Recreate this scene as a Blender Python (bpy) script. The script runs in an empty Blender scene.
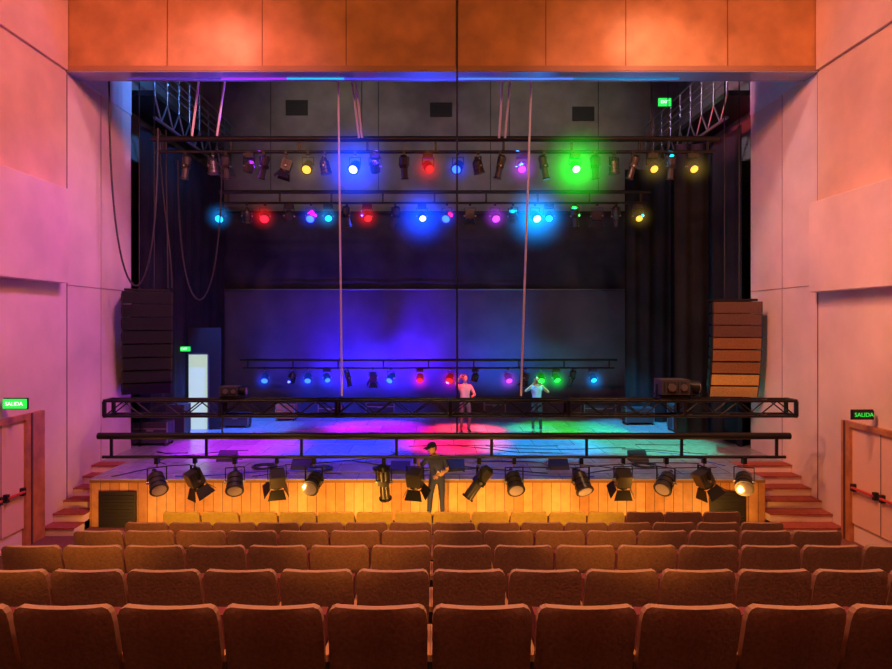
import bpy, math, random
from mathutils import Vector, Matrix
random.seed(7)
sc = bpy.context.scene
sc.view_settings.view_transform = 'Standard'
F = 644.0; CX = 434.0; CY = 322.0; CAMZ = 4.8

def pos(u, v, s):
    """pixel column u, pixel row v, local scale s (px per metre) -> world metres"""
    return Vector(((u-CX)/s, F/s, CAMZ-(v-CY)/s))

# ---------------------------------------------------------------- materials
def mat(name, col, rough=0.6, metal=0.0, em=None, es=0.0, var=0.0, vscale=3.0, bump=0.0, spec=0.5, sheen=0.0):
    m = bpy.data.materials.new(name); m.use_nodes = True
    nt = m.node_tree; b = nt.nodes['Principled BSDF']
    b.inputs['Base Color'].default_value = (*col, 1)
    b.inputs['Roughness'].default_value = rough
    b.inputs['Metallic'].default_value = metal
    b.inputs['Specular IOR Level'].default_value = spec
    if em:
        b.inputs['Emission Color'].default_value = (*em, 1)
        b.inputs['Emission Strength'].default_value = es
    if var > 0 or bump > 0:
        tc = nt.nodes.new('ShaderNodeTexCoord')
        n = nt.nodes.new('ShaderNodeTexNoise'); n.inputs['Scale'].default_value = vscale
        n.inputs['Detail'].default_value = 5
        nt.links.new(tc.outputs['Object'], n.inputs['Vector'])
        if var > 0:
            r = nt.nodes.new('ShaderNodeMapRange')
            r.inputs['From Min'].default_value = .3; r.inputs['From Max'].default_value = .7
            r.inputs['To Min'].default_value = 1-var; r.inputs['To Max'].default_value = 1+var
            nt.links.new(n.outputs['Fac'], r.inputs['Value'])
            mx = nt.nodes.new('ShaderNodeVectorMath'); mx.operation = 'SCALE'
            mx.inputs[0].default_value = col
            nt.links.new(r.outputs['Result'], mx.inputs['Scale'])
            nt.links.new(mx.outputs[0], b.inputs['Base Color'])
        if bump > 0:
            bp = nt.nodes.new('ShaderNodeBump'); bp.inputs['Strength'].default_value = bump
            bp.inputs['Distance'].default_value = .02
            nt.links.new(n.outputs['Fac'], bp.inputs['Height'])
            nt.links.new(bp.outputs[0], b.inputs['Normal'])
    return m

def plank_mat(name, c1, c2, bw, bh, rough=0.4, axes='xz', mortar=(0.02,0.01,0.005), ms=0.006, rot=False):
    m = bpy.data.materials.new(name); m.use_nodes = True
    nt = m.node_tree; b = nt.nodes['Principled BSDF']; b.inputs['Roughness'].default_value = rough
    tc = nt.nodes.new('ShaderNodeTexCoord'); sp = nt.nodes.new('ShaderNodeSeparateXYZ'); cb = nt.nodes.new('ShaderNodeCombineXYZ')
    nt.links.new(tc.outputs['Object'], sp.inputs[0])
    i = 'xyz'.index(axes[0]); j = 'xyz'.index(axes[1])
    nt.links.new(sp.outputs[i], cb.inputs[0]); nt.links.new(sp.outputs[j], cb.inputs[1])
    br = nt.nodes.new('ShaderNodeTexBrick')
    nt.links.new(cb.outputs[0], br.inputs['Vector'])
    br.inputs['Color1'].default_value = (*c1, 1); br.inputs['Color2'].default_value = (*c2, 1)
    br.inputs['Mortar'].default_value = (*mortar, 1)
    br.inputs['Scale'].default_value = 1; br.inputs['Mortar Size'].default_value = ms
    br.inputs['Brick Width'].default_value = bw; br.inputs['Row Height'].default_value = bh
    n = nt.nodes.new('ShaderNodeTexNoise'); n.inputs['Scale'].default_value = 6
    nt.links.new(tc.outputs['Object'], n.inputs['Vector'])
    mx = nt.nodes.new('ShaderNodeMixRGB'); mx.blend_type = 'MULTIPLY'; mx.inputs['Fac'].default_value = .5
    nt.links.new(br.outputs['Color'], mx.inputs[1]); nt.links.new(n.outputs['Fac'], mx.inputs[2])
    nt.links.new(mx.outputs[0], b.inputs['Base Color'])
    return m

WALL = mat('plaster_rose', (.78,.60,.54), .75, var=.12, vscale=.7, bump=.1)
WALLHI = mat('plaster_upper', (.76,.52,.38), .75, var=.14, vscale=.8, bump=.1)
WALLTOPLIT = mat('wall_top_lit', (.72,.70,.78), .5, var=.05)  # pale copy for the upper wing wall, stage light painted into the colour
HEAD = mat('header_timber', (.52,.24,.09), .6, var=.22, vscale=1.6, bump=.15)
SEAM = mat('seam_dark', (.12,.05,.04), .8)
SEAMS = mat('seam_soft',(.4,.25,.25),.8)
STFRONT = plank_mat('stage_front_planks', (.88,.48,.19), (.62,.28,.10), .22, 2.4, .45)
STFLOOR = plank_mat('stage_floor_boards', (.50,.49,.51), (.40,.39,.42), 1.2, 1.2, .24, 'xy', (.15,.15,.15))
CARPET = mat('carpet', (.20,.07,.05), .95, var=.25, vscale=20)
STEP = mat('step_carpet', (.35,.08,.05), .9, var=.2, vscale=15)
STEPF = mat('step_riser', (.85,.68,.60), .7)
BLACK = mat('black_paint', (.015,.015,.017), .5)
BLKMET = mat('black_metal', (.025,.025,.028), .38, .6)
LAMPB = mat('lamp_body', (.06,.055,.055), .35, .5)
STEEL = mat('steel', (.35,.34,.36), .4, .9)
DRAPE = mat('black_drape', (.02,.02,.026), .9, var=.3, vscale=1.2, bump=.3, spec=.2)
BACKDR = mat('backdrop_cloth', (.085,.08,.11), .9, var=.2, vscale=.9, bump=.3, spec=.2)
BACKUP = mat('backdrop_border_cloth', (.045,.042,.05), .9, var=.4, vscale=.9, bump=.3, spec=.2)
BACKW = mat('back_wall_grey', (.25,.24,.21), .8, var=.25, vscale=1.0, bump=.2)
VENT = mat('vent_dark', (.03,.03,.03), .7)
WOOD = mat('door_wood', (.50,.20,.07), .5, var=.25, vscale=4)
DOORP = mat('door_leaf', (.85,.55,.42), .6)
REDBAR = mat('push_bar', (.6,.06,.04), .4)
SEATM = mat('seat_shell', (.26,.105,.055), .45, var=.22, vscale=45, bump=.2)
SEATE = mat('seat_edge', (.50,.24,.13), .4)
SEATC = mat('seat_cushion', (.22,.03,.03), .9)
SEATG = mat('seat_shell_gold_lit', (1,.62,.08), .5, var=.1, vscale=20)  # yellow light spill on one seat row, painted as shell colour
SEATL = mat('seat_leg', (.06,.05,.05), .5, .4)
GRILLE = mat('speaker_grille', (.012,.014,.014), .7, var=.3, vscale=40, spec=.2)
GRILLEO = mat('speaker_grille_lit_mid', (.26,.12,.04), .5, var=.3, vscale=40)  # orange light on the right grille, put into its colour
ROPE = mat('rope_white', (.75,.66,.8), .7)
CABLE = mat('cable_black', (.02,.02,.025), .5)
CASEM = mat('case_laminate', (.05,.045,.06), .5)
GREENS = mat('exit_green', (.02,.4,.1), .5, em=(.02,1,.08), es=.9)
GREENW = mat('exit_letters', (.9,1,.9), .5, em=(.8,1,.8), es=1.5)
GLOWW = mat('lit_doorway', (.3,.3,.3), .8, em=(.50,.72,.55), es=.8)
SKIN = mat('skin', (.62,.36,.25), .55)
HAIR = mat('hair', (.03,.02,.015), .7)
EYE = mat('eye', (.02,.02,.02), .2)
LIP = mat('lip', (.45,.15,.13), .5)
_lens = {}
def lens(col, st):
    k = (col, st)
    if k not in _lens:
        _lens[k] = mat('lens_glow', tuple(min(1,c) for c in col), .2, em=col, es=st)
    return _lens[k]
LENSOFF = mat('lens_glass', (.45,.40,.50), .08, .3)
C_BLUE=(.03,.12,1.0); C_RED=(1.0,.01,.01); C_GREEN=(.02,1.0,.05); C_CYAN=(.01,.45,1.0); C_YEL=(1.0,.62,.08); C_PUR=(.5,.05,1.0)

class MB:
    def __init__(s): s.v=[]; s.f=[]; s.m=[]; s.mats=[]; s.sm=[]
    def mi(s, m):
        if m not in s.mats: s.mats.append(m)
        return s.mats.index(m)
    def add(s, vs, fs, m, smooth=False, M=None):
        o=len(s.v); k=s.mi(m)
        for p in vs:
            p=Vector(p); s.v.append(tuple(M@p if M else p))
        for f in fs: s.f.append([i+o for i in f]); s.m.append(k); s.sm.append(smooth)
    def box(s, a, b, m, M=None):
        x0,y0,z0=a; x1,y1,z1=b
        if x0>x1:x0,x1=x1,x0
        if y0>y1:y0,y1=y1,y0
        if z0>z1:z0,z1=z1,z0
        vs=[(x0,y0,z0),(x1,y0,z0),(x1,y1,z0),(x0,y1,z0),(x0,y0,z1),(x1,y0,z1),(x1,y1,z1),(x0,y1,z1)]
        s.add(vs,[(0,3,2,1),(4,5,6,7),(0,1,5,4),(1,2,6,5),(2,3,7,6),(3,0,4,7)],m,False,M)
    def cyl(s, p, q, r1, m, r2=None, n=8, caps=True, capmat=None, M=None, smooth=True):
        p=Vector(p); q=Vector(q); r2=r1 if r2 is None else r2
        d=(q-p).normalized(); u=d.orthogonal().normalized(); w=d.cross(u)
        vs=[]
        for c,r in ((p,r1),(q,r2)):
            for i in range(n):
                a=2*math.pi*i/n; vs.append(c+u*(r*math.cos(a))+w*(r*math.sin(a)))
        s.add(vs,[(i,(i+1)%n,n+(i+1)%n,n+i) for i in range(n)],m,smooth,M)
        if caps:
            s.add(vs[:n],[tuple(range(n))[::-1]],m,False,M)
            s.add(vs[n:],[tuple(range(n))],capmat or m,False,M)
    def tube(s, pts, r, m, n=6, r2=None, M=None):
        k=len(pts)-1
        for i in range(k):
            ra=r if r2 is None else r+(r2-r)*i/k; rb=r if r2 is None else r+(r2-r)*(i+1)/k
            s.cyl(pts[i],pts[i+1],ra,m,rb,n,True,None,M)
    def ell(s, c, r, m, nu=14, nv=10, M=None, z0=-1.0):
        c=Vector(c); vs=[]; fs=[]
        for j in range(nv+1):
            ang=math.asin(max(-1,min(1,z0)))+ (math.pi/2-math.asin(max(-1,min(1,z0))))*j/nv
            for i in range(nu):
                a=2*math.pi*i/nu
                vs.append((c.x+r[0]*math.cos(ang)*math.cos(a),c.y+r[1]*math.cos(ang)*math.sin(a),c.z+r[2]*math.sin(ang)))
        for j in range(nv):
            for i in range(nu):
                fs.append((j*nu+i,j*nu+(i+1)%nu,(j+1)*nu+(i+1)%nu,(j+1)*nu+i))
        s.add(vs,fs,m,True,M)
    def obj(s, name, loc=(0,0,0), bevel=0):
        me=bpy.data.meshes.new(name); me.from_pydata(s.v,[],s.f)
        for m in s.mats: me.materials.append(m)
        me.polygons.foreach_set('material_index',s.m); me.polygons.foreach_set('use_smooth',s.sm)
        me.update()
        o=bpy.data.objects.new(name,me); o.location=loc; sc.collection.objects.link(o)
        if bevel:
            b=o.modifiers.new('bev','BEVEL'); b.width=bevel; b.segments=2; b.limit_method='ANGLE'
        return o
def boxobj(name,a,b,m,bevel=0):
    mb=MB(); mb.box(a,b,m); return mb.obj(name,(0,0,0),bevel)

LX=-8.8; RX=9.2; YF=15.08; SZ=1.1; YB=26.6; YW=18.7; HZ=10.8; CEIL=13.2; FLYZ=15.6
# ---------------------------------------------------------------- hall floor (tiers)
rows=[]
tops=[(3.44,1.486),(4.69,1.78),(5.80,1.99),(6.95,2.23),(8.10,2.50),(9.22,2.70)]
for y,d in tops: rows.append((y,CAMZ-d-.95))
rows += [(10.4,.62),(11.5,.27),(12.6,.0)]
mb=MB()
edges=[(-5.0,3.75),(-1.0,3.5),(1.3,3.1)]+[(y-.35,z) for y,z in rows]
for i,(y,z) in enumerate(edges):
    y1=edges[i+1][0] if i+1<len(edges) else 13.2
    mb.box((LX,y,-.4),(RX,y1,z),CARPET)
mb.box((LX,13.2,-.4),(RX,YF+.4,0.0),CARPET)
mb.obj('floor')
# ---------------------------------------------------------------- walls
boxobj('wall_left',(LX-.4,-5,-.4),(LX,YW,CEIL),WALL); boxobj('wall_right',(RX,-5,-.4),(RX+.4,YW,CEIL),WALL)
mb=MB(); mb.box((LX,16.0,HZ),(LX+.02,YW,CEIL+.3),WALLTOPLIT); mb.box((RX-.02,16.0,HZ),(RX,YW,CEIL+.3),WALLTOPLIT); mb.obj('wing_wall_lit_top')  # thin sheets over the wing walls, coloured as lit from the stage
boxobj('wall_back',(LX-.4,-5.4,-.4),(RX+.4,-5,CEIL),WALLHI)
boxobj('ceiling',(LX-.4,-5.4,CEIL),(RX+.4,15.39,CEIL+.3),mat('ceiling_paint',(.35,.2,.15),.8))
boxobj('wall_proscenium',(LX-1.2,15.4,CEIL+.001),(RX+1.2,15.98,FLYZ),BLACK)
def acbox(X,Xi,y1,z0,z1,m):
    mb=MB(); mb.box((X,2.0,z0),(Xi,y1,z1),m); return mb.obj('acoustic_wall_panel',bevel=.02)
acbox(LX,-8.5,14.98,5.7,7.9,WALL); acbox(RX,8.9,15.3,5.5,7.62,WALL)
acbox(LX,-8.72,15.36,HZ,CEIL-.01,WALLHI); acbox(RX,9.1,15.36,HZ,CEIL-.01,WALLHI)
acbox(LX,-8.76,15.36,7.95,HZ-.04,WALLHI); acbox(RX,9.14,15.36,7.67,HZ-.04,WALLHI)
mb=MB()
for X,sg in ((LX,1),(RX,-1)):
    mb.box((X,15.42,0),(X+sg*.012,15.44,HZ-.05),SEAM)
    mb.box((X,17.0,SZ+.04),(X+sg*.012,17.015,HZ),SEAMS)
    mb.box((X,15.4,5.68),(X+sg*.012,YW,5.695),SEAMS)
mb.obj('trim_1')
# header
mb=MB()
HL=LX+.002; HR=RX-.002
mb.box((HL,15.4,HZ),(HR,15.98,CEIL),HEAD)
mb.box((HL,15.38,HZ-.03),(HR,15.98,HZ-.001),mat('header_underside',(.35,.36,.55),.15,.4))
SEAM2=mat('header_seam',(.22,.08,.03),.7)
for u in (167,262,346,456,546,626,728):
    x=(u-CX)/41.9; mb.box((x-.01,15.39,HZ),(x+.01,15.401,CEIL),SEAM2)
mb.box((HL,15.37,HZ),(HR,15.401,HZ+.12),mat('header_edge',(.35,.16,.08),.5))
mb.obj('proscenium_header')
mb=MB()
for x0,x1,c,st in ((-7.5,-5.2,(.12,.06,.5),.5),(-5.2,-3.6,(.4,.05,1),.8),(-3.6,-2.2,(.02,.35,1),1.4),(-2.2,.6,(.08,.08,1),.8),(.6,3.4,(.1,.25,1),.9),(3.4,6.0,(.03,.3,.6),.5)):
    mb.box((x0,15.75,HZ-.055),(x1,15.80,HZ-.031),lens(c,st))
mb.obj('underside_glow')  # added glowing strips in place of coloured reflections on the header underside
mb=MB()
mb.cyl((3.2,15.2,12.62),(9.0,15.2,12.62),.09,BLKMET)
for x in (3.6,5.2,6.8,8.4): mb.cyl((x,15.2,12.5),(x,15.2,CEIL-.005),.03,BLKMET)
mb.obj('ceiling_lighting_pipe')
# ---------------------------------------------------------------- stage
SL=-8.06; SR=7.75
def sbox(mb,x0,x1,y0,y1):
    mb.box((x0,y0,0),(x1,y1,SZ),STFRONT); mb.box((x0,y0-(.03 if y0==YF else 0),SZ),(x1,y1,SZ+.03),STFLOOR)
mb=MB(); sbox(mb,SL,SR,YF,16.95); sbox(mb,LX+.002,RX-.002,16.95,YW)
mb.box((SL,YF-.02,SZ-.06),(SR,YF,SZ),mat('stage_lip',(.25,.1,.03),.5))
mb.obj('stage')
mb=MB(); sbox(mb,LX-.79,RX+.79,YW+.002,YB-.002); mb.obj('floor_stage')
SF=SZ+.03
for u0,u1 in ((100,137),(709,745)):
    x0=(u0-CX)/42.7; x1=(u1-CX)/42.7
    mb=MB(); mb.box((x0,YF-.06,0.02),(x1,YF-.022,.84),BLACK)
    for k in range(9): mb.box((x0+.04,YF-.075,.08+k*.08),(x1-.04,YF-.06,.11+k*.08),BLACK)
    mb.obj('stage_vent_grille')
def stairs(xa,xb):
    mb=MB(); n=6; run=.42; y0=14.45
    for i in range(n):
        z=SF*(i+1)/n
        mb.box((xa,y0+i*run,0),(xb,16.945,z-.03),STEPF)
        mb.box((xa,y0+i*run-.03,z-.03),(xb,16.945,z),STEP)
    mb.obj('stage_stairs')
stairs(LX+.01,SL-.01); stairs(SR+.01,RX-.01)
boxobj('wall_stage_left',(LX-1.2,YW,0),(LX-.8,YB,FLYZ),BACKW)
boxobj('wall_stage_right',(RX+.8,YW,0),(RX+1.2,YB,FLYZ),BACKW)
mb=MB()
mb.box((LX-1.2,YB,0),(RX+1.2,YB+.3,FLYZ),BACKW)
mb.obj('wall_stage_back')
mb=MB()
for (u,v,w,h) in ((297,108,22,15),(441,110,22,14),(583,114,22,14)):
    p=pos(u,v,24.2); ww=w/24.2/2; hh=h/24.2/2
    mb.box((p.x-ww,YB-.05,p.z-hh),(p.x+ww,YB,p.z+hh),VENT)
    for k in range(6): mb.box((p.x-ww,YB-.06,p.z-hh+k*hh/3+.02),(p.x+ww,YB-.05,p.z-hh+k*hh/3+.035),BLACK)
mb.obj('wall_vent_grilles')
boxobj('ceiling_stage',(LX-1.2,15.68,FLYZ),(RX+1.2,YB+.3,FLYZ+.2),BLACK)
for X0,X1,X2 in ((LX-1.2,LX-.4,LX),(RX+1.2,RX+.4,RX)):
    mb=MB(); mb.box((X0,YW-.3,0),(X1,YW,FLYZ),BLACK); mb.box((X1,15.98,CEIL+.3),(X2,YW,FLYZ),BLACK)
    mb.obj('wall_fly_left' if X0<0 else 'wall_fly_right')
def drape(name,p0,p1,z0,z1,amp=.09,per=.5,m=DRAPE,sag=0):
    mb=MB(); p0=Vector(p0); p1=Vector(p1); L=(p1-p0).length; d=(p1-p0).normalized(); nrm=Vector((-d.y,d.x))
    n=int(L/per*8); vs=[];fs=[]; nz=6
    for j in range(nz+1):
        z=z0+(z1-z0)*j/nz
        for i in range(n+1):
            t=i/n*L
            o=amp*math.sin(2*math.pi*t/per+.6*math.sin(t*1.7+j*.2))*(1-.3*j/nz)
            p=p0+d*t+nrm*o
            vs.append((p.x,p.y,z))
    for j in range(nz):
        for i in range(n): a=j*(n+1)+i; fs.append((a,a+1,a+n+2,a+n+1))
    mb.add(vs,fs,m,True); return mb.obj(name)
drape('backdrop_curtain',(LX-.5,YB-.35),(RX+.5,YB-.35),SF,6.1,.02,2.4,BACKDR)
drape('backdrop_curtain',(LX-.5,YB-.2),(RX+.5,YB-.2),6.15,9.25,.02,2.6,BACKUP)
drape('side_curtain',(-8.62,18.9),(-8.5,26.0),SF,10.6,.06,.8)
drape('side_curtain',(9.05,18.9),(8.9,26.0),SF,10.6,.06,.8)
drape('leg_curtain',(7.0,23.6),(8.7,23.6),SF,10.4,.07,.5)
drape('leg_curtain',(7.7,20.6),(8.8,20.6),SF,10.5,.07,.5)
mb=MB(); mb.cyl((-9,YB-.42,6.12),(9.3,YB-.42,6.12),.025,STEEL); mb.cyl((-9,YB-.3,9.28),(9.3,YB-.3,9.28),.05,BLKMET); mb.obj('curtain_track')

# ---------------------------------------------------------------- side galleries
def gallery(X0,X1,xin):
    mb=MB(); z=11.6
    mb.box((X0,18.9,z-.15),(X1,26.2,z),BLKMET)
    for h in (.3,.55,.8,1.15): mb.cyl((xin,18.9,z+h),(xin,26.2,z+h),.03,STEEL,n=6)
    y=18.9
    while y<26.2:
        mb.cyl((xin,y,z-.15),(xin,y,z+1.15),.03,STEEL,n=6)
        mb.cyl((xin,y,z-.15),(xin,y+.45,z-.8),.03,STEEL,n=5); mb.cyl((xin,y+.9,z-.15),(xin,y+.45,z-.8),.03,STEEL,n=5); y+=.9
    mb.cyl((xin,18.9,z-.8),(xin,26.2,z-.8),.05,STEEL,n=6)
    mb.obj('fly_gallery')
gallery(LX-.78,-8.2,-8.2); gallery(8.6,RX+.78,8.6)
mb=MB()
for u in (652,668):
    p=pos(u,84,38); q=pos(u,150,38); mb.cyl(p,q,.012,CABLE,n=5)
mb.obj('rigging_wire')

# ---------------------------------------------------------------- fixtures
def aimvec(a): return Vector(a).normalized()
def fixture(name, loc, aim, k=1.0, kind='par', lc=None, ls=6.0):
    mb=MB(); d=aimvec(aim)
    ax=Vector((d.y,-d.x,0))
    if ax.length<.05: ax=Vector((1,0,0))
    ax.normalize(); up=ax.cross(d).normalized()
    c=Vector((0,0,-.36*k))
    LM=lens(lc,ls) if lc else LENSOFF
    mb.box((-.03*k,-.045*k,-.06*k),(.03*k,.045*k,.05*k),BLKMET)
    mb.cyl((0,0,-.05*k),(0,0,-.12*k),.015*k,STEEL,n=6)
    w={'par':.15,'fresnel':.17,'profile':.13,'moving':.16}[kind]*k
    a1=ax*w; zt=Vector((0,0,-.12*k))
    perp=Vector((-ax.y,ax.x,0))*.018*k
    def strap(p,q):
        t=.006*k; e=(q-p).normalized().cross(perp).normalized()*t
        vs=[p+perp+e,p-perp+e,p-perp-e,p+perp-e,q+perp+e,q-perp+e,q-perp-e,q+perp-e]
        mb.add(vs,[(0,3,2,1),(4,5,6,7),(0,1,5,4),(1,2,6,5),(2,3,7,6),(3,0,4,7)],BLKMET)
    strap(zt-a1,zt+a1); strap(zt+a1,c+a1); strap(zt-a1,c-a1)
    mb.cyl(c+a1*1.12,c+a1*.8,.025*k,STEEL,n=8); mb.cyl(c-a1*1.12,c-a1*.8,.025*k,STEEL,n=8)
    P=lambda t:c+d*(t*k)
    if kind=='par':
        mb.cyl(P(-.20),P(-.12),.07*k,LAMPB,.125*k,14)
        mb.cyl(P(-.12),P(.16),.13*k,LAMPB,.13*k,16,False)
        mb.cyl(P(-.02),P(.0),.137*k,BLKMET,.137*k,16); mb.cyl(P(.08),P(.1),.137*k,BLKMET,.137*k,16)
        mb.cyl(P(.16),P(.19),.15*k,LAMPB,.15*k,16)
        mb.cyl(P(.191),P(.196),.115*k,LM,.115*k,16)
        mb.cyl(P(-.27),P(-.2),.035*k,BLACK,.05*k,8)
    elif kind=='fresnel':
        R=Matrix((ax,up,d)).transposed().to_4x4(); R.translation=c
        mb.box((-.13*k,-.13*k,-.17*k),(.13*k,.13*k,.1*k),LAMPB,R)
        for i in range(4): mb.box((-.135*k,-.1*k+i*.055*k,-.15*k),(.135*k,-.085*k+i*.055*k,-.02*k),BLKMET,R)
        mb.cyl(P(.1),P(.15),.125*k,BLKMET,.125*k,16); mb.cyl(P(.151),P(.157),.1*k,LM,.1*k,16)
        for (q,e) in ((ax,up),(-ax,up),(up,ax),(-up,ax)):
            b0=P(.15)+q*.125*k; b1=P(.32)+q*.22*k; ww=.12*k; w2=.17*k
            vs=[b0-e*ww,b0+e*ww,b1+e*w2,b1-e*w2]; off=q*.008*k
            vs+= [x+off for x in vs]
            mb.add(vs,[(0,1,2,3),(7,6,5,4),(0,4,5,1),(1,5,6,2),(2,6,7,3),(3,7,4,0)],BLKMET)
    elif kind=='profile':
        mb.cyl(P(-.30),P(-.24),.07*k,BLKMET,.11*k,12); mb.cyl(P(-.24),P(-.05),.115*k,LAMPB,.105*k,14)
        mb.box((-.09*k,-.09*k,-.05*k),(.09*k,.09*k,.04*k),BLKMET,Matrix.Translation(c)@Matrix((ax,up,d)).transposed().to_4x4())
        mb.cyl(P(.04),P(.30),.08*k,LAMPB,.085*k,14); mb.cyl(P(.30),P(.33),.105*k,BLKMET,.105*k,14)
        mb.cyl(P(.331),P(.336),.08*k,LM,.08*k,14)
    else:
        mb.box((-.13*k,-.1*k,-.14*k),(.13*k,.1*k,-.02*k),BLACK)
        mb.cyl(P(-.17),P(-.1),.07*k,BLACK,.13*k,14); mb.cyl(P(-.1),P(.1),.13*k,LAMPB,.13*k,16); mb.cyl(P(.1),P(.16),.13*k,BLACK,.115*k,16)
        mb.cyl(P(.161),P(.166),.1*k,LM,.1*k,16)
    return mb.obj(name,loc)
KN={'par':'par_can_light','fresnel':'fresnel_spotlight','profile':'profile_spotlight','moving':'moving_head_light'}
bar2s=44.8; B2Y=F/bar2s
front=[(157,'par',(.5,-.7,-.6)),(195,'fresnel',(.3,.3,-.9)),(235,'par',(.2,-.75,-.6)),(277,'fresnel',(-.2,.5,-.8)),(314,'par',(-.2,-.9,-.35)),
 (384,'profile',(.05,.3,-.95)),(415,'fresnel',(.1,.3,-.9)),(479,'profile',(-.6,-.1,-.8)),(514,'par',(.1,-.8,-.55)),(581,'par',(.2,-.7,-.7)),
 (623,'fresnel',(0,.5,-.85)),(666,'par',(-.5,-.6,-.45)),(704,'fresnel',(.4,.1,-.8)),(744,'par',(-.35,-.8,-.35))]
for i,(u,kd,a) in enumerate(front):
    p=pos(u,458,bar2s)
    fixture(KN[kd],(p.x,B2Y,1.79-.07),a,1.35 if kd!='fresnel' else 1.2,kd,None)

def ladder(name,u0,u1,vt,vb,s,rt,rb,n,droptop=None):
    a=pos(u0,vt,s); b=pos(u1,vt,s); c=pos(u0,vb,s); mb=MB(); y=a.y
    mb.cyl(a,b,rt,BLKMET,n=10); mb.cyl((a.x+.1,y,c.z),(b.x-.1,y,c.z),rb,BLKMET,n=8)
    for i in range(n):
        x=a.x+.3+(b.x-a.x-.6)*i/(n-1); mb.box((x-.03,y-.02,c.z),(x+.03,y+.02,a.z),BLKMET)
    if droptop:
        for t in (.12,.37,.63,.88):
            x=a.x+(b.x-a.x)*t; mb.cyl((x,y,a.z),(x,y,droptop),.012,CABLE,n=5)
    return mb.obj(name)
ladder('lighting_bar',98,790,436,457,bar2s,.075,.035,8)
ladder('lighting_batten',152,719,139,152,38,.075,.045,9,FLYZ-.01)
ladder('lighting_batten',219,650,192,203,30.3,.06,.04,9,FLYZ-.01)
ladder('lighting_batten',240,617,360,368,26.5,.05,.035,9)
def truss(name,u0,u1,v0,v1,s,dep):
    a=pos(u0,v0,s); b=pos(u1,v1,s); mb=MB(); y0=a.y-dep/2; y1=a.y+dep/2; r=.03
    for y in (y0,y1):
        for z in (a.z,b.z): mb.cyl((a.x,y,z),(b.x,y,z),r,BLKMET,n=8)
    n=int((b.x-a.x)/.42); st=(b.x-a.x)/n
    for i in range(n):
        x=a.x+i*st; x2=x+st
        for y in (y0,y1):
            if i%2: mb.cyl((x,y,a.z),(x2,y,b.z),.016,BLKMET,n=5)
            else: mb.cyl((x,y,b.z),(x2,y,a.z),.016,BLKMET,n=5)
        if i%2==0:
            mb.cyl((x,y0,a.z),(x2,y1,a.z),.014,BLKMET,n=5); mb.cyl((x,y0,b.z),(x2,y1,b.z),.014,BLKMET,n=5)
    for x in (a.x,b.x,a.x+2.6,a.x+5.2,a.x+7.75,a.x+10.4,a.x+13.0):
        for y in (y0,y1): mb.box((x-.035,y-.035,b.z),(x+.035,y+.035,a.z),BLKMET)
        for z in (a.z,b.z): mb.box((x-.035,y0,z-.035),(x+.035,y1,z+.035),BLKMET)
    return mb.obj(name)
TR=truss('box_truss',109,791,400,415,44,.42)
mb=MB()
p=pos(457,398,44); mb.cyl((p.x,14.6,p.z),(p.x,14.6,CEIL-.005),.022,CABLE,n=6)
for u in (222,676):
    q=pos(u,436,bar2s); mb.cyl((q.x,B2Y,q.z),(q.x,B2Y+.05,2.66),.02,CABLE,n=5)
q=pos(457,436,bar2s); mb.cyl((q.x,B2Y,q.z),(q.x,14.4,2.66),.02,CABLE,n=5)
mb.obj('suspension_cable')
mb=MB()
for (u0,v0,u1,v1,s,r) in ((338,60,342,396,39,.028),(532,60,521,396,39,.028)):
    mb.cyl(pos(u0,v0,s),pos(u1,v1,s),r,ROPE,n=6)
for (u0,v0,u1,v1) in ((351,72,359,138),(355,72,362,138),(503,72,499,138),(511,72,505,138),(200,72,192,136),(226,72,217,136)):
    mb.cyl(pos(u0,v0,38.5),pos(u1,v1,38.5),.032,ROPE,n=6)
mb.obj('fly_rope')

upper=[(186,0),(213,0),(226,0),(249,0),(264,0),(286,0),(308,C_YEL),(325,0),(355,C_BLUE),(375,0),(404,0),(428,C_RED),(458,C_BLUE),(478,0),(500,0),(522,C_PUR),(544,0),(575,C_GREEN),(595,0),(614,0),(633,0),(652,C_YEL),(671,0),(692,C_YEL)]
kinds=['profile','par','profile','moving','profile','fresnel']
LIGHTS=[]
BIG=((355,38),(575,38),(422,30.3),(535,30.3))
def rowfix(lst,s,v,k,st):
    for i,(u,c) in enumerate(lst):
        p=pos(u,v,s)
        kd='par' if c else kinds[i%6]
        a=(random.uniform(-.3,.3),-.8,-.6) if c else (random.uniform(-.3,.3),random.uniform(-.1,.6),-.9)
        kk='moving' if (c and i%2) else kd
        st2=st*(.35 if c is C_YEL else .6 if c is C_PUR else 1)
        lc=c or None
        if (u,s) in BIG: lc=tuple(min(1,x+.35) for x in c)
        fixture(KN[kk],p,a,k,kk,lc,st2)
        if c: LIGHTS.append((p+Vector((0,-.2,-.45)),c,u,s))
rowfix(upper,38,153,1.0,3.2)
second=[(221,C_CYAN),(247,0),(265,C_RED),(289,0),(311,C_BLUE),(328,C_CYAN),(347,0),(367,C_RED),(395,0),(422,C_BLUE),(447,C_BLUE),(470,0),(495,C_PUR),(513,0),(535,C_CYAN),(549,C_CYAN),(575,0),(597,0),(616,0),(638,C_YEL)]
rowfix(second,30.3,204,1.1,3.2)
rear=[(265,C_BLUE),(292,0),(308,C_BLUE),(327,C_BLUE),(348,0),(373,0),(391,C_BLUE),(420,C_RED),(450,C_RED),(475,0),(508,C_PUR),(525,0),(541,C_GREEN),(556,C_GREEN),(572,0),(593,C_CYAN)]
rowfix(rear,26.5,368,1.0,3.0)

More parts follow.
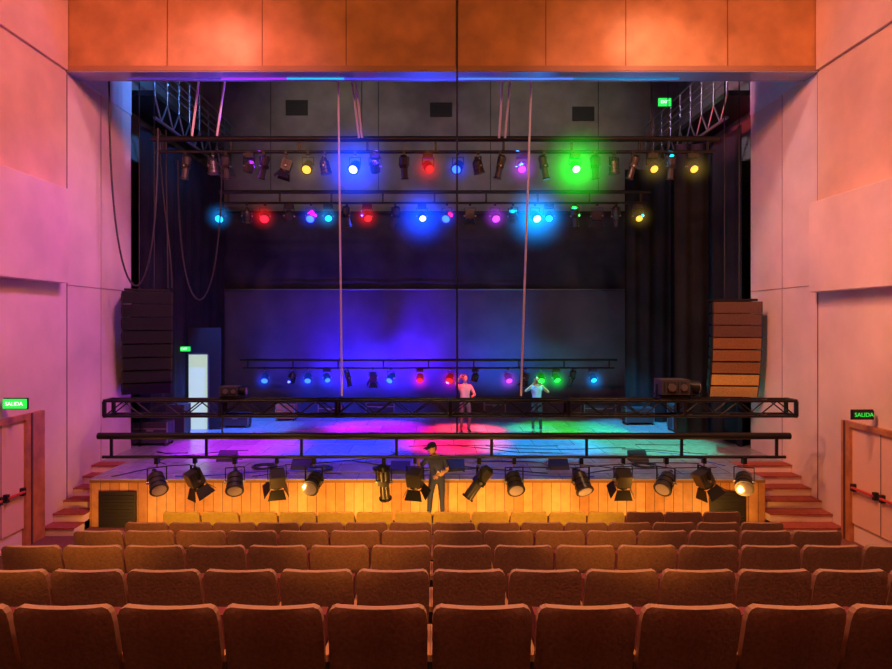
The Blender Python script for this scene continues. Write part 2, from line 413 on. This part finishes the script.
def lamp_halo(loc,c,r,st):  # emissive volume sphere, painted halo around a lit lamp
    m=bpy.data.materials.new('lamp_halo'); m.use_nodes=True; nt=m.node_tree
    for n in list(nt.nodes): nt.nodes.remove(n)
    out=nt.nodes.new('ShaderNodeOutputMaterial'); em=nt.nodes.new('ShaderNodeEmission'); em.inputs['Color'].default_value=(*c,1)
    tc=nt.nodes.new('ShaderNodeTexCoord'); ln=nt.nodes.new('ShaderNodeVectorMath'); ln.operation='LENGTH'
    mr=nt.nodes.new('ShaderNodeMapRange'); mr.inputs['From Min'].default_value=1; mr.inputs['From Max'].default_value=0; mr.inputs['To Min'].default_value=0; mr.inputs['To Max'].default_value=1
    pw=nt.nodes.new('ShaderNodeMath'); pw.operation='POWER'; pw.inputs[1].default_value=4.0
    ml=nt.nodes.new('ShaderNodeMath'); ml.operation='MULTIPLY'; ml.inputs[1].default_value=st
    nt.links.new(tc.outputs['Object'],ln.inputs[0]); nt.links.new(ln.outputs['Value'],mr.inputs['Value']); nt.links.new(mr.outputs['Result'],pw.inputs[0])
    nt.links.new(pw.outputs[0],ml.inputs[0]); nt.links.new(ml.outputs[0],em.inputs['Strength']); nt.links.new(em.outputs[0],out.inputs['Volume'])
    mb=MB(); mb.ell((0,0,0),(1,1,1),m,20,12); o=mb.obj('lamp_halo_sphere',loc); o.scale=(r,r,r)
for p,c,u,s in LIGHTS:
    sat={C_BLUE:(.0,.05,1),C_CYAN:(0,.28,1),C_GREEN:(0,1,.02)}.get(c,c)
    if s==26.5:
        lamp_halo(p,sat,.62,3.6); continue
    if (u,s) in BIG: lamp_halo(p,sat,1.45,6.0 if c is not C_GREEN else 3.2)
    else: lamp_halo(p,sat,.65,3.6 if c is not C_YEL else .7)

def projector(name,u,k=1.0,lc=None):
    mb=MB()
    mb.box((-.42,-.2,.0),(.42,.2,.06),BLKMET)
    mb.box((-.40,-.24,.1),(.18,.22,.40),CASEM)
    for i in range(7): mb.box((-.36+i*.07,-.25,.14),(-.33+i*.07,-.24,.36),BLACK)
    mb.cyl((.18,-.02,.25),(.42,-.06,.23),.12,BLKMET,.14,14); mb.cyl((.421,-.06,.23),(.43,-.06,.23),.11,LENSOFF,n=14)
    mb.cyl((-.2,-.25,.25),(-.2,-.3,.25),.08,STEEL,n=12)
    mb.cyl((.05,-.25,.25),(.05,-.28,.25),.07,STEEL,n=12)
    mb.box((-.44,-.03,.03),(-.41,.03,.3),BLKMET); mb.box((.19,-.25,.03),(.22,-.2,.3),BLKMET)
    p=pos(u,400,44); o=mb.obj(name,(p.x,14.64,3.065)); o.scale=(k,k,k); return o
projector('followspot',677,1.1); projector('followspot',234,.7)

# ---------------------------------------------------------------- line arrays
def linearray(name,u,v0,v1,s,wpx,mats,mir,curve):
    n=8; top=pos(u,v0,s); bot=pos(u,v1,s); H=(top.z-bot.z)/n; W=wpx/s/2; mb=MB()
    z=0; y=0; acc=0
    mb.box((-W*.9,-.2,.02),(W*.9,.35,.08),BLKMET)
    for sx in (-W*.3,W*.3): mb.cyl((sx,.1,.08),(sx,.1,FLYZ-top.z-.02),.014,CABLE,n=6)
    for i in range(n):
        gm,cm=mats[i]
        t=math.radians(acc); acc+=curve*(i+1)
        R=Matrix.Translation((0,y,z))@Matrix.Rotation(t,4,'X')
        h=H*.98
        vs=[(-W,-.35,-h),(W,-.35,-h),(W*.82,.32,-h*.85),(-W*.82,.32,-h*.85),(-W,-.35,0),(W,-.35,0),(W*.82,.32,-h*.15),(-W*.82,.32,-h*.15)]
        mb.add(vs,[(0,3,2,1),(4,5,6,7),(0,1,5,4),(1,2,6,5),(2,3,7,6),(3,0,4,7)],cm,False,R)
        mb.box((-W*.95,-.37,-h*.97),(W*.95,-.35,-h*.03),gm,R)
        mb.box((-W*1.02,-.3,-h*.8),(-W,-.2,-h*.2),BLKMET,R); mb.box((W,-.3,-h*.8),(W*1.02,-.2,-h*.2),BLKMET,R)
        z-=H*math.cos(t)*1.0; y+=H*math.sin(t)
    o=mb.obj(name,top); o.rotation_euler=(0,0,mir); return o
G1=(GRILLE,BLACK); G2=(GRILLEO,BLACK); G3=(mat('speaker_grille_lit_dim',(.12,.06,.035),.5,var=.3,vscale=40),BLACK)  # right grilles: warm light painted in, brighter towards the bottom
G4=(mat('speaker_grille_lit_bright',(.62,.38,.10),.5,var=.3,vscale=40),BLACK)
linearray('line_array_speaker',147,292,392,36,46,[G1]*8,.45,1.1)
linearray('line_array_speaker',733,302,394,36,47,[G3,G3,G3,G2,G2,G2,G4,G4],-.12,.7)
mb=MB()
def catenary(u0,v0,u1,v1,sag,s,n=18,r=.018):
    pts=[]
    for i in range(n+1):
        t=i/n; v=v0+(v1-v0)*t+sag*4*t*(1-t)
        uu=(u0+u1)/2-(u1-u0)/2*math.cos(math.pi*t)
        pts.append(pos(uu,v,s))
    mb.tube(pts,r,CABLE,6)
catenary(109,78,158,128,182,39,26,r=.025); catenary(178,160,222,150,145,34,r=.025); catenary(166,130,168,288,0,36,r=.02)
catenary(160,130,172,288,8,36,r=.02)
mb.obj('hanging_cable_loop')
mb=MB()
p=pos(701,362,30)
mb.box((p.x-.35,p.y,SF),(p.x+.35,p.y+.6,SF+1.2),BLACK); mb.box((p.x-.35,p.y,SF+1.21),(p.x+.35,p.y+.6,p.z),BLACK)
mb.box((p.x-.31,p.y-.02,SF+.08),(p.x+.31,p.y,SF+1.12),GRILLE); mb.box((p.x-.31,p.y-.02,SF+1.28),(p.x+.31,p.y,p.z-.06),GRILLE)
mb.obj('stacked_loudspeaker')

# ---------------------------------------------------------------- doors and signs
def wdoor(name,X,sg,ya,yb,top,yj):
    mb=MB(); X0=X+sg*.002
    mb.box((X0,yj,0),(X+sg*.10,yb,top),WOOD)
    mb.box((X0,yj+.15,0),(X+sg*.12,yj+.2,top),SEAM)
    mb.box((X0,ya,top-.12),(X+sg*.10,yj,top),WOOD)
    mb.box((X0,ya-.5,0.4),(X+sg*.10,ya,top),WOOD)
    mb.box((X0,ya,0.4),(X+sg*.04,yj,top-.12),DOORP)
    mb.box((X+sg*.04,(ya+yj)/2-.01,0.4),(X+sg*.045,(ya+yj)/2+.01,top-.12),SEAM)
    for a,b in ((ya+.1,(ya+yj)/2-.1),((ya+yj)/2+.1,yj-.1)):
        mb.cyl((X+sg*.12,a,1.2),(X+sg*.12,b,1.2),.03,REDBAR,n=8)
        for y in (a,b): mb.box((X+sg*.04,y-.04,1.12),(X+sg*.13,y+.04,1.28),BLACK)
    mb.obj(name)
wdoor('door_1',LX,1,12.3,14.4,2.83,13.75); wdoor('door_2',RX,-1,12.3,14.4,2.62,14.1)
def sign(name,c,w,h,txt,plate,tm,ts):
    mb=MB(); mb.box((c.x-w/2,c.y,c.z-h/2),(c.x+w/2,c.y+.05,c.z+h/2),plate); mb.box((c.x-w/2-.02,c.y+.05,c.z-h/2-.02),(c.x+w/2+.02,c.y+.08,c.z+h/2+.02),BLACK)
    o=mb.obj(name)
    cu=bpy.data.curves.new('t','FONT'); cu.body=txt; cu.size=ts; cu.align_x='CENTER'; cu.align_y='CENTER'; cu.extrude=.002
    cu.materials.append(tm); t=bpy.data.objects.new('lettering',cu); sc.collection.objects.link(t)
    t.parent=o; t.location=(c.x,c.y-.006,c.z); t.rotation_euler=(math.pi/2,0,0)
sign('exit_sign',pos(14,404,49.5),.46,.19,'SALIDA',GREENS,GREENW,.11)
sign('exit_sign',pos(864,415,48.5),.42,.17,'SALIDA',BLACK,GREENS,.12)
sign('exit_sign',pos(665,102,30),.42,.26,'EXIT',GREENS,GREENW,.14)
sign('exit_sign',pos(184,349,29.6),.4,.16,'EXIT',GREENS,GREENW,.1)
mb=MB(); y=22.0
xa,xb=-8.4,(209-CX)/29.3
mb.box((-8.4,y,3.74),(-7.3,y+.1,4.6),BLACK); mb.box((xb,y,SF),(-7.3,y+.1,3.74),BLACK)
mb.box((xa,y+.05,SF),(xb,y+.09,3.74),GLOWW); mb.box((xb-.05,y-.03,SF),(xb,y,3.74),STEEL); mb.box((xa,y-.03,3.69),(xb,y,3.74),STEEL)
mb.obj('door_3')

# ---------------------------------------------------------------- stage clutter
def case(name,u,v,w,h,d,m=CASEM):
    mb=MB(); y=(F*(CAMZ-SF)/(v-CY))
    x0=(u-CX)*y/F-w/2; x1=x0+w
    mb.box((x0,y,SF+.08),(x1,y+d,SF+h),m)
    for (a,b) in ((x0,y),(x1,y),(x0,y+d),(x1,y+d)):
        mb.box((a-.015,b-.015,SF+.08),(a+.015,b+.015,SF+h+.01),STEEL); ac=a*.9+(x0+x1)*.05
        mb.cyl((ac-.02,b,SF+.04),(ac+.02,b,SF+.04),.04,BLACK,n=8)
    mb.box((x0,y-.012,SF+h*.7),(x1,y,SF+h*.7+.03),STEEL); mb.box((x0+w*.4,y-.03,SF+h*.62),(x0+w*.6,y-.01,SF+h*.68),STEEL)
    mb.obj(name)
case('flight_case',150,446,1.0,.7,.5); case('flight_case',172,436,.8,1.0,.5); case('flight_case',640,425,1.0,.6,.5)
case('flight_case',600,418,1.2,.5,.5); case('flight_case',685,432,.8,.9,.5); case('flight_case',330,418,.9,.5,.5)
case('flight_case',285,421,.7,.6,.4,mat('case_orange',(.5,.12,.05),.6)); case('flight_case',380,415,1.1,.45,.4); case('flight_case',495,416,.8,.6,.4)
case('flight_case',235,428,.9,.5,.4)
for u,v in ((225,462),(400,474),(455,472),(560,470),(640,462),(300,470)):
    y=F*(CAMZ-SF)/(v-CY); x=(u-CX)*y/F; mb=MB()
    vs=[(-.3,0,0),(.3,0,0),(.3,.4,0),(-.3,.4,0),(-.3,.06,.12),(.3,.06,.12),(.3,.4,.36),(-.3,.4,.36)]
    vs=[(a*.8,b*.8,c*.7) for a,b,c in vs]
    mb.add(vs,[(0,3,2,1),(4,5,6,7),(0,1,5,4),(1,2,6,5),(2,3,7,6),(3,0,4,7)],BLACK)
    mb.box((-.2,.31,.03),(.2,.33,.22),GRILLE); mb.obj('stage_monitor',(x,y,SF))
mb=MB()
CBL=[CABLE,CABLE,mat('cable_blue',(.05,.1,.5),.5),mat('cable_grey',(.35,.35,.4),.5)]
for i in range(26):
    x=random.uniform(-7.5,7.3); y=random.uniform(15.4,19.5); ang=random.uniform(-.3,.3)+(math.pi if random.random()<.5 else 0); pts=[]
    for k in range(16):
        if not(-7.9<x<7.6 and 15.25<y<25): break
        pts.append((x,y,SF+.01)); ang+=random.uniform(-.35,.35); x+=.3*math.cos(ang); y+=.3*math.sin(ang)*.5
    if len(pts)>2: mb.tube(pts,.012,random.choice(CBL),5)
for i in range(5):
    cx=random.uniform(-6.5,6.5); cy=random.uniform(15.7,17.0)
    for r in (.2,.26,.3): mb.tube([(cx+r*math.cos(a/12*2*math.pi),cy+r*math.sin(a/12*2*math.pi),SF+.02+.02*(r>.25)) for a in range(13)],.02,CBL[i%4],5)
mb.obj('stage_floor_cables')

# ---------------------------------------------------------------- seats
def seat_mesh(shell,edge):
    mb=MB(); W=.262
    zs=[.30,.34,.45,.6,.75,.86,.91,.935,.948]; hw=[W-.03,W-.012,W-.006,W,W,W,W-.006,W-.02,W-.045]
    xs=[-1,-.8,-.4,0,.4,.8,1]
    def yy(x,z,t): return .06-.17*(z-.30)/.65+.03*(x*x)+t
    n=len(xs); grids=[]
    for t,m in ((0,shell),(.045,SEATC)):
        vs=[]
        for z,h in zip(zs,hw):
            for x in xs: vs.append((x*h,yy(x,z,t),z))
        grids.append(vs); fs=[]
        for j in range(len(zs)-1):
            for i in range(n-1):
                a=j*n+i; q=(a,a+1,a+n+1,a+n); fs.append(q if t==0 else q[::-1])
        mb.add(vs,fs,m,True)
    A,B=grids; ring=[i for i in range(n)]+[j*n+n-1 for j in range(1,len(zs))]+[(len(zs)-1)*n+i for i in range(n-2,-1,-1)]+[j*n for j in range(len(zs)-2,0,-1)]
    rv=[A[i] for i in ring]+[B[i] for i in ring]; L=len(ring)
    mb.add(rv,[((i+1)%L,i,L+i,L+(i+1)%L) for i in range(L)],edge,False)
    mb.box((-.24,.16,.36),(.24,.26,.80),SEATC)
    mb.box((-.235,.262,.38),(.235,.28,.78),shell)
    mb.ell((0,.07,.66),(.2,.06,.2),SEATC,12,8)
    for sx in (-1,1):
        mb.box((sx*.274,.08,.0),(sx*.258,.34,.60),SEATL); mb.box((sx*.274,.04,.60),(sx*.248,.40,.635),WOOD)
        mb.box((sx*.274,.02,.0),(sx*.23,.40,.02),SEATL)
    o=mb.obj('theatre_seat'); me=o.data; bpy.data.objects.remove(o); return me
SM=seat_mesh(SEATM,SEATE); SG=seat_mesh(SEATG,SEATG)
for r,(y,z) in enumerate(rows):
    for i in range(-7,8):
        me=SG if (r==5 and -7<=i<5) else SM  # row five takes the shell with gold light in its colour
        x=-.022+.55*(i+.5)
        o=bpy.data.objects.new('theatre_seat',me); o.location=(x,y,z); sc.collection.objects.link(o)

# ---------------------------------------------------------------- people
def person(name, loc, J, shirt, pants, shoes, cap=None, face=(0,-1,0), hairlen=.0, rotz=0, hgt=1.0):
    names=list(J.keys()); idx={n:i for i,n in enumerate(names)}
    E=[('pelvis','spine'),('spine','chest'),('chest','neck'),('neck','head'),
       ('chest','shL'),('shL','elL'),('elL','wrL'),('chest','shR'),('shR','elR'),('elR','wrR'),
       ('pelvis','hipL'),('hipL','knL'),('knL','anL'),('anL','toL'),('pelvis','hipR'),('hipR','knR'),('knR','anR'),('anR','toR')]
    R={'pelvis':(.145,.11),'spine':(.135,.10),'chest':(.155,.115),'neck':(.06,.06),'head':(.055,.06),
       'sh':(.068,.068),'el':(.045,.045),'wr':(.03,.03),'hip':(.095,.095),'kn':(.062,.062),'an':(.042,.045),'to':(.04,.03)}
    me=bpy.data.meshes.new('b'); me.from_pydata([J[n] for n in names],[(idx[a],idx[b]) for a,b in E],[]); me.update()
    o=bpy.data.objects.new('b',me); sc.collection.objects.link(o)
    sk=o.modifiers.new('sk','SKIN'); sk.use_smooth_shade=True
    if not me.skin_vertices:
        bpy.context.view_layer.objects.active=o
        bpy.ops.mesh.customdata_skin_add()
    for n in names:
        k=n if n in R else n[:2] if n[:2] in R else 'hip'
        d=me.skin_vertices[0].data[idx[n]]; d.radius=R[k]; d.use_root=(n=='pelvis')
    ss=o.modifiers.new('ss','SUBSURF'); ss.levels=2; ss.render_levels=2
    dg=bpy.context.evaluated_depsgraph_get(); ev=bpy.data.meshes.new_from_object(o.evaluated_get(dg))
    bpy.data.objects.remove(o)
    def seg(p,a,b):
        ab=b-a; t=max(0,min(1,(p-a).dot(ab)/max(ab.length_squared,1e-9))); return (p-(a+ab*t)).length, t
    mb=MB(); V=[v.co.copy() for v in ev.vertices]
    groups={}
    for f in ev.polygons:
        c=f.center; best=None
        for a,b in E:
            dd,t=seg(c,Vector(J[a]),Vector(J[b])); dd/= (R.get(a) or R.get(a[:2]) or R['hip'])[0]
            if best is None or dd<best[0]: best=(dd,a,b,t)
        _,a,b,t=best
        if b=='head' or a=='head' or (b=='neck' and t>.75): m=SKIN
        elif a[:2]=='el' : m=SKIN
        elif a[:2]=='sh' : m=shirt if t<.75 else SKIN
        elif a[:3]=='hip' or a[:2]=='kn' or (a=='pelvis' and b!='spine'): m=pants
        elif a=='pelvis': m=pants if t<.35 else shirt
        elif a[:2]=='an': m=shoes
        else: m=shirt
        groups.setdefault(m.name,(m,[]))[1].append(list(f.vertices))
    mb.v=[tuple(v) for v in V]
    for m,fs in groups.values():
        k=mb.mi(m)
        for f in fs: mb.f.append(f); mb.m.append(k); mb.sm.append(True)
    h=Vector(J['head'])+Vector((0,0,.09)); fy=Vector(face).normalized(); fz=Vector((0,0,1)); fx=fy.cross(fz).normalized(); fz=fx.cross(fy)
    HM=Matrix((fx,-fy,fz)).transposed().to_4x4(); HM.translation=h
    mb.ell((0,0,.02),(.078,.098,.105),SKIN,18,12,HM); mb.ell((0,-.02,-.05),(.058,.07,.065),SKIN,16,10,HM)
    mb.cyl((0,-.09,.025),(0,-.118,-.012),.010,SKIN,.018,8,M=HM)
    for sx in (-1,1):
        mb.ell((sx*.032,-.084,.022),(.014,.01,.009),EYE,8,6,HM); mb.ell((sx*.08,.0,.0),(.012,.022,.032),SKIN,8,6,HM)
        mb.box((sx*.05,-.094,.040),(sx*.015,-.086,.046),HAIR,HM)
    mb.box((-.024,-.092,-.048),(.024,-.083,-.040),LIP,HM)
    mb.ell((0,.014,.035),(.087,.101,.105),HAIR,18,8,HM,z0=.05); mb.ell((0,.05,.0),(.078,.065,.085+hairlen),HAIR,14,8,HM)
    if cap:
        mb.ell((0,.005,.055),(.094,.108,.085),cap,18,8,HM,z0=0.0); mb.box((-.065,-.19,.052),(.065,-.07,.064),cap,HM)
    for S,sx in (('L',1),('R',-1)):
        w=Vector(J['wr'+S]); e=Vector(J['el'+S]); d=(w-e).normalized(); side=d.cross(Vector((0,-1,.2))).normalized(); nn=side.cross(d).normalized()
        HMx=Matrix((side,nn,d)).transposed().to_4x4(); HMx.translation=w
        mb.ell((0,0,.05),(.040,.018,.055),SKIN,12,8,HMx)
        for i,(fxo,L) in enumerate(((-.028,.068),(-.010,.078),(.010,.073),(.028,.058))):
            mb.tube([(fxo,0,.085),(fxo*1.15,.012,.085+L*.45),(fxo*1.2,.035,.085+L*.8),(fxo*1.2,.055,.085+L*.9)],.0095,SKIN,6,.007,HMx)
        mb.tube([(-.03*sx,.0,.02),(-.058*sx,.018,.055),(-.052*sx,.035,.085)],.012,SKIN,6,.009,HMx)
    ob=mb.obj(name,loc); ob.rotation_euler=(0,0,rotz); ob.scale=(hgt,)*3
    return ob
def stand(**kw):
    J={'pelvis':(0,0,.95),'spine':(0,.0,1.12),'chest':(0,.01,1.33),'neck':(0,0,1.48),'head':(0,-.02,1.56),
     'shL':(.185,0,1.40),'elL':(.25,.02,1.12),'wrL':(.24,-.12,.90),'shR':(-.185,0,1.40),'elR':(-.25,.02,1.12),'wrR':(-.24,-.12,.90),
     'hipL':(.095,0,.88),'knL':(.11,-.02,.49),'anL':(.12,.02,.085),'toL':(.14,-.15,.035),
     'hipR':(-.095,0,.88),'knR':(-.11,-.02,.49),'anR':(-.12,.02,.085),'toR':(-.14,-.15,.035)}
    J.update(kw); return J
PY=21.5
person('stage_technician',((465-CX)/30.0,PY,SF),stand(elR=(-.33,-.10,1.50),wrR=(-.22,-.22,1.70),elL=(.30,-.05,1.14),wrL=(.16,-.24,1.12),knL=(.14,-.06,.49)),
  mat('shirt_pink',(.6,.5,.55),.8),mat('jeans_grey',(.10,.10,.16),.8),BLACK,hairlen=.02,hgt=1.08,rotz=.25)
person('stage_technician',((537-CX)/30.0,PY,SF),stand(elR=(-.36,-.12,1.28),wrR=(-.14,-.20,1.50),elL=(.36,-.12,1.26),wrL=(.15,-.20,1.49)),
  mat('shirt_cyan',(.35,.45,.7),.8),mat('trousers_dark',(.05,.05,.07),.8),mat('shoes_grey',(.2,.2,.2),.6),hgt=1.06,rotz=-.15)
TX=(437-CX)/43.6; TY=14.78
boxobj('equipment_riser',(TX-.5,TY-.22,0),(TX+.5,TY+.27,.26),BLACK,.01)
person('lighting_technician',(TX,TY,.26),stand(pelvis=(.02,0,.95),spine=(.0,-.03,1.12),chest=(-.04,-.06,1.32),neck=(-.08,-.10,1.46),head=(-.11,-.14,1.53),
   shL=(.15,-.05,1.39),shR=(-.21,-.08,1.38),elR=(-.40,-.10,1.18),wrR=(-.42,-.14,1.36),elL=(.24,-.02,1.12),wrL=(.02,-.16,1.03),knR=(-.16,-.05,.49),anR=(-.18,.02,.085),toR=(-.22,-.14,.035)),
  mat('shirt_navy',(.03,.04,.16),.8),mat('work_trousers',(.02,.03,.10),.8),BLACK,cap=mat('cap_dark',(.02,.02,.05),.8),face=(-.75,-.6,-.25),hgt=1.03)

# ---------------------------------------------------------------- lights
def spot(loc,tgt,col,W,ang=60,blend=.6,r=.15):
    l=bpy.data.lights.new('stage_or_wash_spot','SPOT'); l.energy=W; l.color=col; l.spot_size=math.radians(ang); l.spot_blend=blend; l.shadow_soft_size=r  # also used for added washes that have no stage fixture
    o=bpy.data.objects.new('stage_or_wash_spot',l); sc.collection.objects.link(o); o.location=loc
    o.rotation_euler=(Vector(tgt)-Vector(loc)).to_track_quat('-Z','Y').to_euler(); return o
def point(loc,col,W,r=.05):
    l=bpy.data.lights.new('lamp_glow','POINT'); l.energy=W; l.color=col; l.shadow_soft_size=r
    o=bpy.data.objects.new('lamp_glow',l); sc.collection.objects.link(o); o.location=loc
for p,c,u,s in LIGHTS:
    if (u,s) in BIG: point(p+Vector((0,.1,0)),c,130,.02)
B=(.01,.05,1);CY_=(.0,.4,1);G=(.01,1,.05);R_=(1,.0,.01);PU=(.5,.01,1)
# front apron pools
spot((-4.6,16.9,9.3),(-5.4,16.7,1),(.25,.01,1),3600,38); spot((-1.5,16.9,9.3),(-2.2,16.7,1),(.06,.02,1),3400,36)
spot((2.2,16.9,9.3),(2.4,16.8,1),(.01,.10,.9),3000,36); spot((6.2,16.9,9.3),(5.8,16.8,1),(.0,.35,.6),3000,36)
# mid pools
spot((-5.0,17.2,9.3),(-5.8,19.0,1),PU,9500,32); spot((-2.0,17.2,9.3),(-2.8,19.0,1),B,12000,34)
spot((1.2,17.2,9.3),(.6,19.5,1),(1,.01,.08),12000,26); spot((3.5,17.2,9.3),(3.2,19.0,1),CY_,9000,30)
spot((6.3,17.2,9.3),(6.4,19.2,1),(.0,.75,.45),7000,32)
# deep pools
spot((-6.5,21.1,8.6),(-7.0,22.5,1),(.02,.15,1),9000,40); spot((-4,21.1,8.6),(-4.4,22.3,1),(.85,.0,.6),9000,32); spot((-1.8,21.1,8.6),(-2.0,22.3,1),(.6,.0,1),9000,30)
spot((.6,21.1,8.6),(.9,21.8,1),R_,19000,26); spot((2.6,21.1,8.6),(2.6,22.4,1),(0,.5,1),6500,22); spot((4.6,21.1,8.6),(4.6,22.0,1),G,14000,34); spot((7,21.1,8.6),(7,22.2,1),(0,.45,.9),6000,36)
spot((-2.5,21.1,8.6),(-3,25,1),B,8000,45)
spot((1.2,17.5,9.3),(1.0,21.5,2.2),(1,.75,.8),1500,13); spot((3.2,17.5,9.3),(3.4,21.5,2.2),(.3,.8,1),2300,13)
for x,c,w in ((-5.5,(.02,.03,1),550),(-3.5,(.04,.01,1),1900),(-1.5,(.05,.01,1),2900),(.5,(.10,.01,1),2100),(2.5,(.01,.12,.9),650),(4.5,(.02,.4,.5),180),(6.3,(.05,.3,.4),100)):
    spot((x,24.2,2.5),(x,26.6,3.8),c,w,105,.9,.05)
spot((-4,19.5,15.2),(-3.5,26.6,12.4),(1,.85,.6),400,76,.9); spot((4,19.5,15.2),(4.5,26.6,12.4),(1,.85,.6),400,76,.9)
spot((0,17.0,14.5),(0,26,6),(.3,.35,.9),200,90,.9)
spot((-4,18,13.5),(-8.6,20,11.8),(.1,.3,1),1300,60,.7); spot((4.5,18,13.5),(9,21,11.8),(.7,.5,.7),900,60,.7); spot((5.5,19,9.5),(9,20,11.2),(1,.08,.1),500,50,.7)
# hall: added wash spots out of view, no fixtures modelled for them
spot((-1,9,12.8),(-8.8,17,7),(1,.27,.40),2300,75,.9,.4); spot((-2,12.0,12.8),(-8.8,16.5,2),(.65,.12,1),1800,60,.9,.4)
spot((1,9,12.8),(9.2,17,7),(1,.36,.32),2400,75,.9,.4); spot((3,11,12.8),(9.2,16,1.5),(1,.36,.22),2300,60,.9,.4)
spot((-3,13.5,12.9),(-8.8,17.8,8),(1,.45,.62),800,45,.9,.3); spot((3,13.5,12.9),(9.2,17.8,8),(1,.58,.55),800,45,.9,.3)
spot((4,6.5,12.6),(-8.8,13.5,10.3),(1,.28,.06),2600,50,.9,.4); spot((-4,6.5,12.6),(9.2,13.5,10.3),(1,.28,.06),2600,50,.9,.4)
spot((2,7.5,12.6),(-8.8,13.6,1.5),(1,.33,.06),2600,32,.9,.4); spot((-2,7.5,12.6),(9.2,13.6,1.5),(1,.36,.06),3200,32,.9,.4)
for x in (-6.5,0,6.5): spot((x,3.5,12.6),(x,15.4,12.2),(1,.36,.09),1350,70,.9,.4)
mb=MB()
for k in range(9):
    x=-6.9+k*1.68
    mb.box((x-.12,13.4,.0),(x+.12,13.52,.02),BLACK); mb.cyl((x,13.4,.12),(x,13.58,.16),.07,LAMPB,.09,12)
    spot((x,13.62,.17),(x,15.08,.75),(1,.42,.06),140 if 1<k<7 else 85,125,.7,.05)
mb.obj('footlights')
for x in (-5,0,5): spot((x,9.5,12.8),(x,14.6,.6),(1,.56,.22),1600,26,.8,.2)
for x in (-3.0,-.7,1.6): spot((x,-4,6.4),(x,9.2,2.45),(1,.50,.08),3800,12,.8,.1)  # added spots from the rear of the hall to tint the row gold
for x in (-5,0,5): spot((x,1,12.9),(x*.8,5.0,2.5),(1,.52,.32),2200,70,.9,.4)
spot((0,-4.5,7.5),(0,6.5,2.4),(1,.42,.20),230,70,.9,.4)
spot((0,16.6,9.6),(0,15.7,10.8),(.05,.12,1),220,150,.9,.05); spot((-5,16.6,9.6),(-5,15.7,10.8),(.3,.1,1),130,150,.9,.05); spot((5,16.6,9.6),(5,15.7,10.8),(.1,.4,.7),110,150,.9,.05)
w=bpy.data.worlds.new('w'); sc.world=w; w.use_nodes=True; w.node_tree.nodes['Background'].inputs[0].default_value=(.2,.15,.3,1); w.node_tree.nodes['Background'].inputs[1].default_value=.1
cam=bpy.data.cameras.new('camera'); co=bpy.data.objects.new('camera',cam); sc.collection.objects.link(co); sc.camera=co
co.location=(0,0,CAMZ); co.rotation_euler=(math.pi/2,0,0); cam.sensor_width=36; cam.lens=F/892*36
cam.shift_x=(446-CX)/892; cam.shift_y=-(334.5-CY)/892; cam.clip_end=200
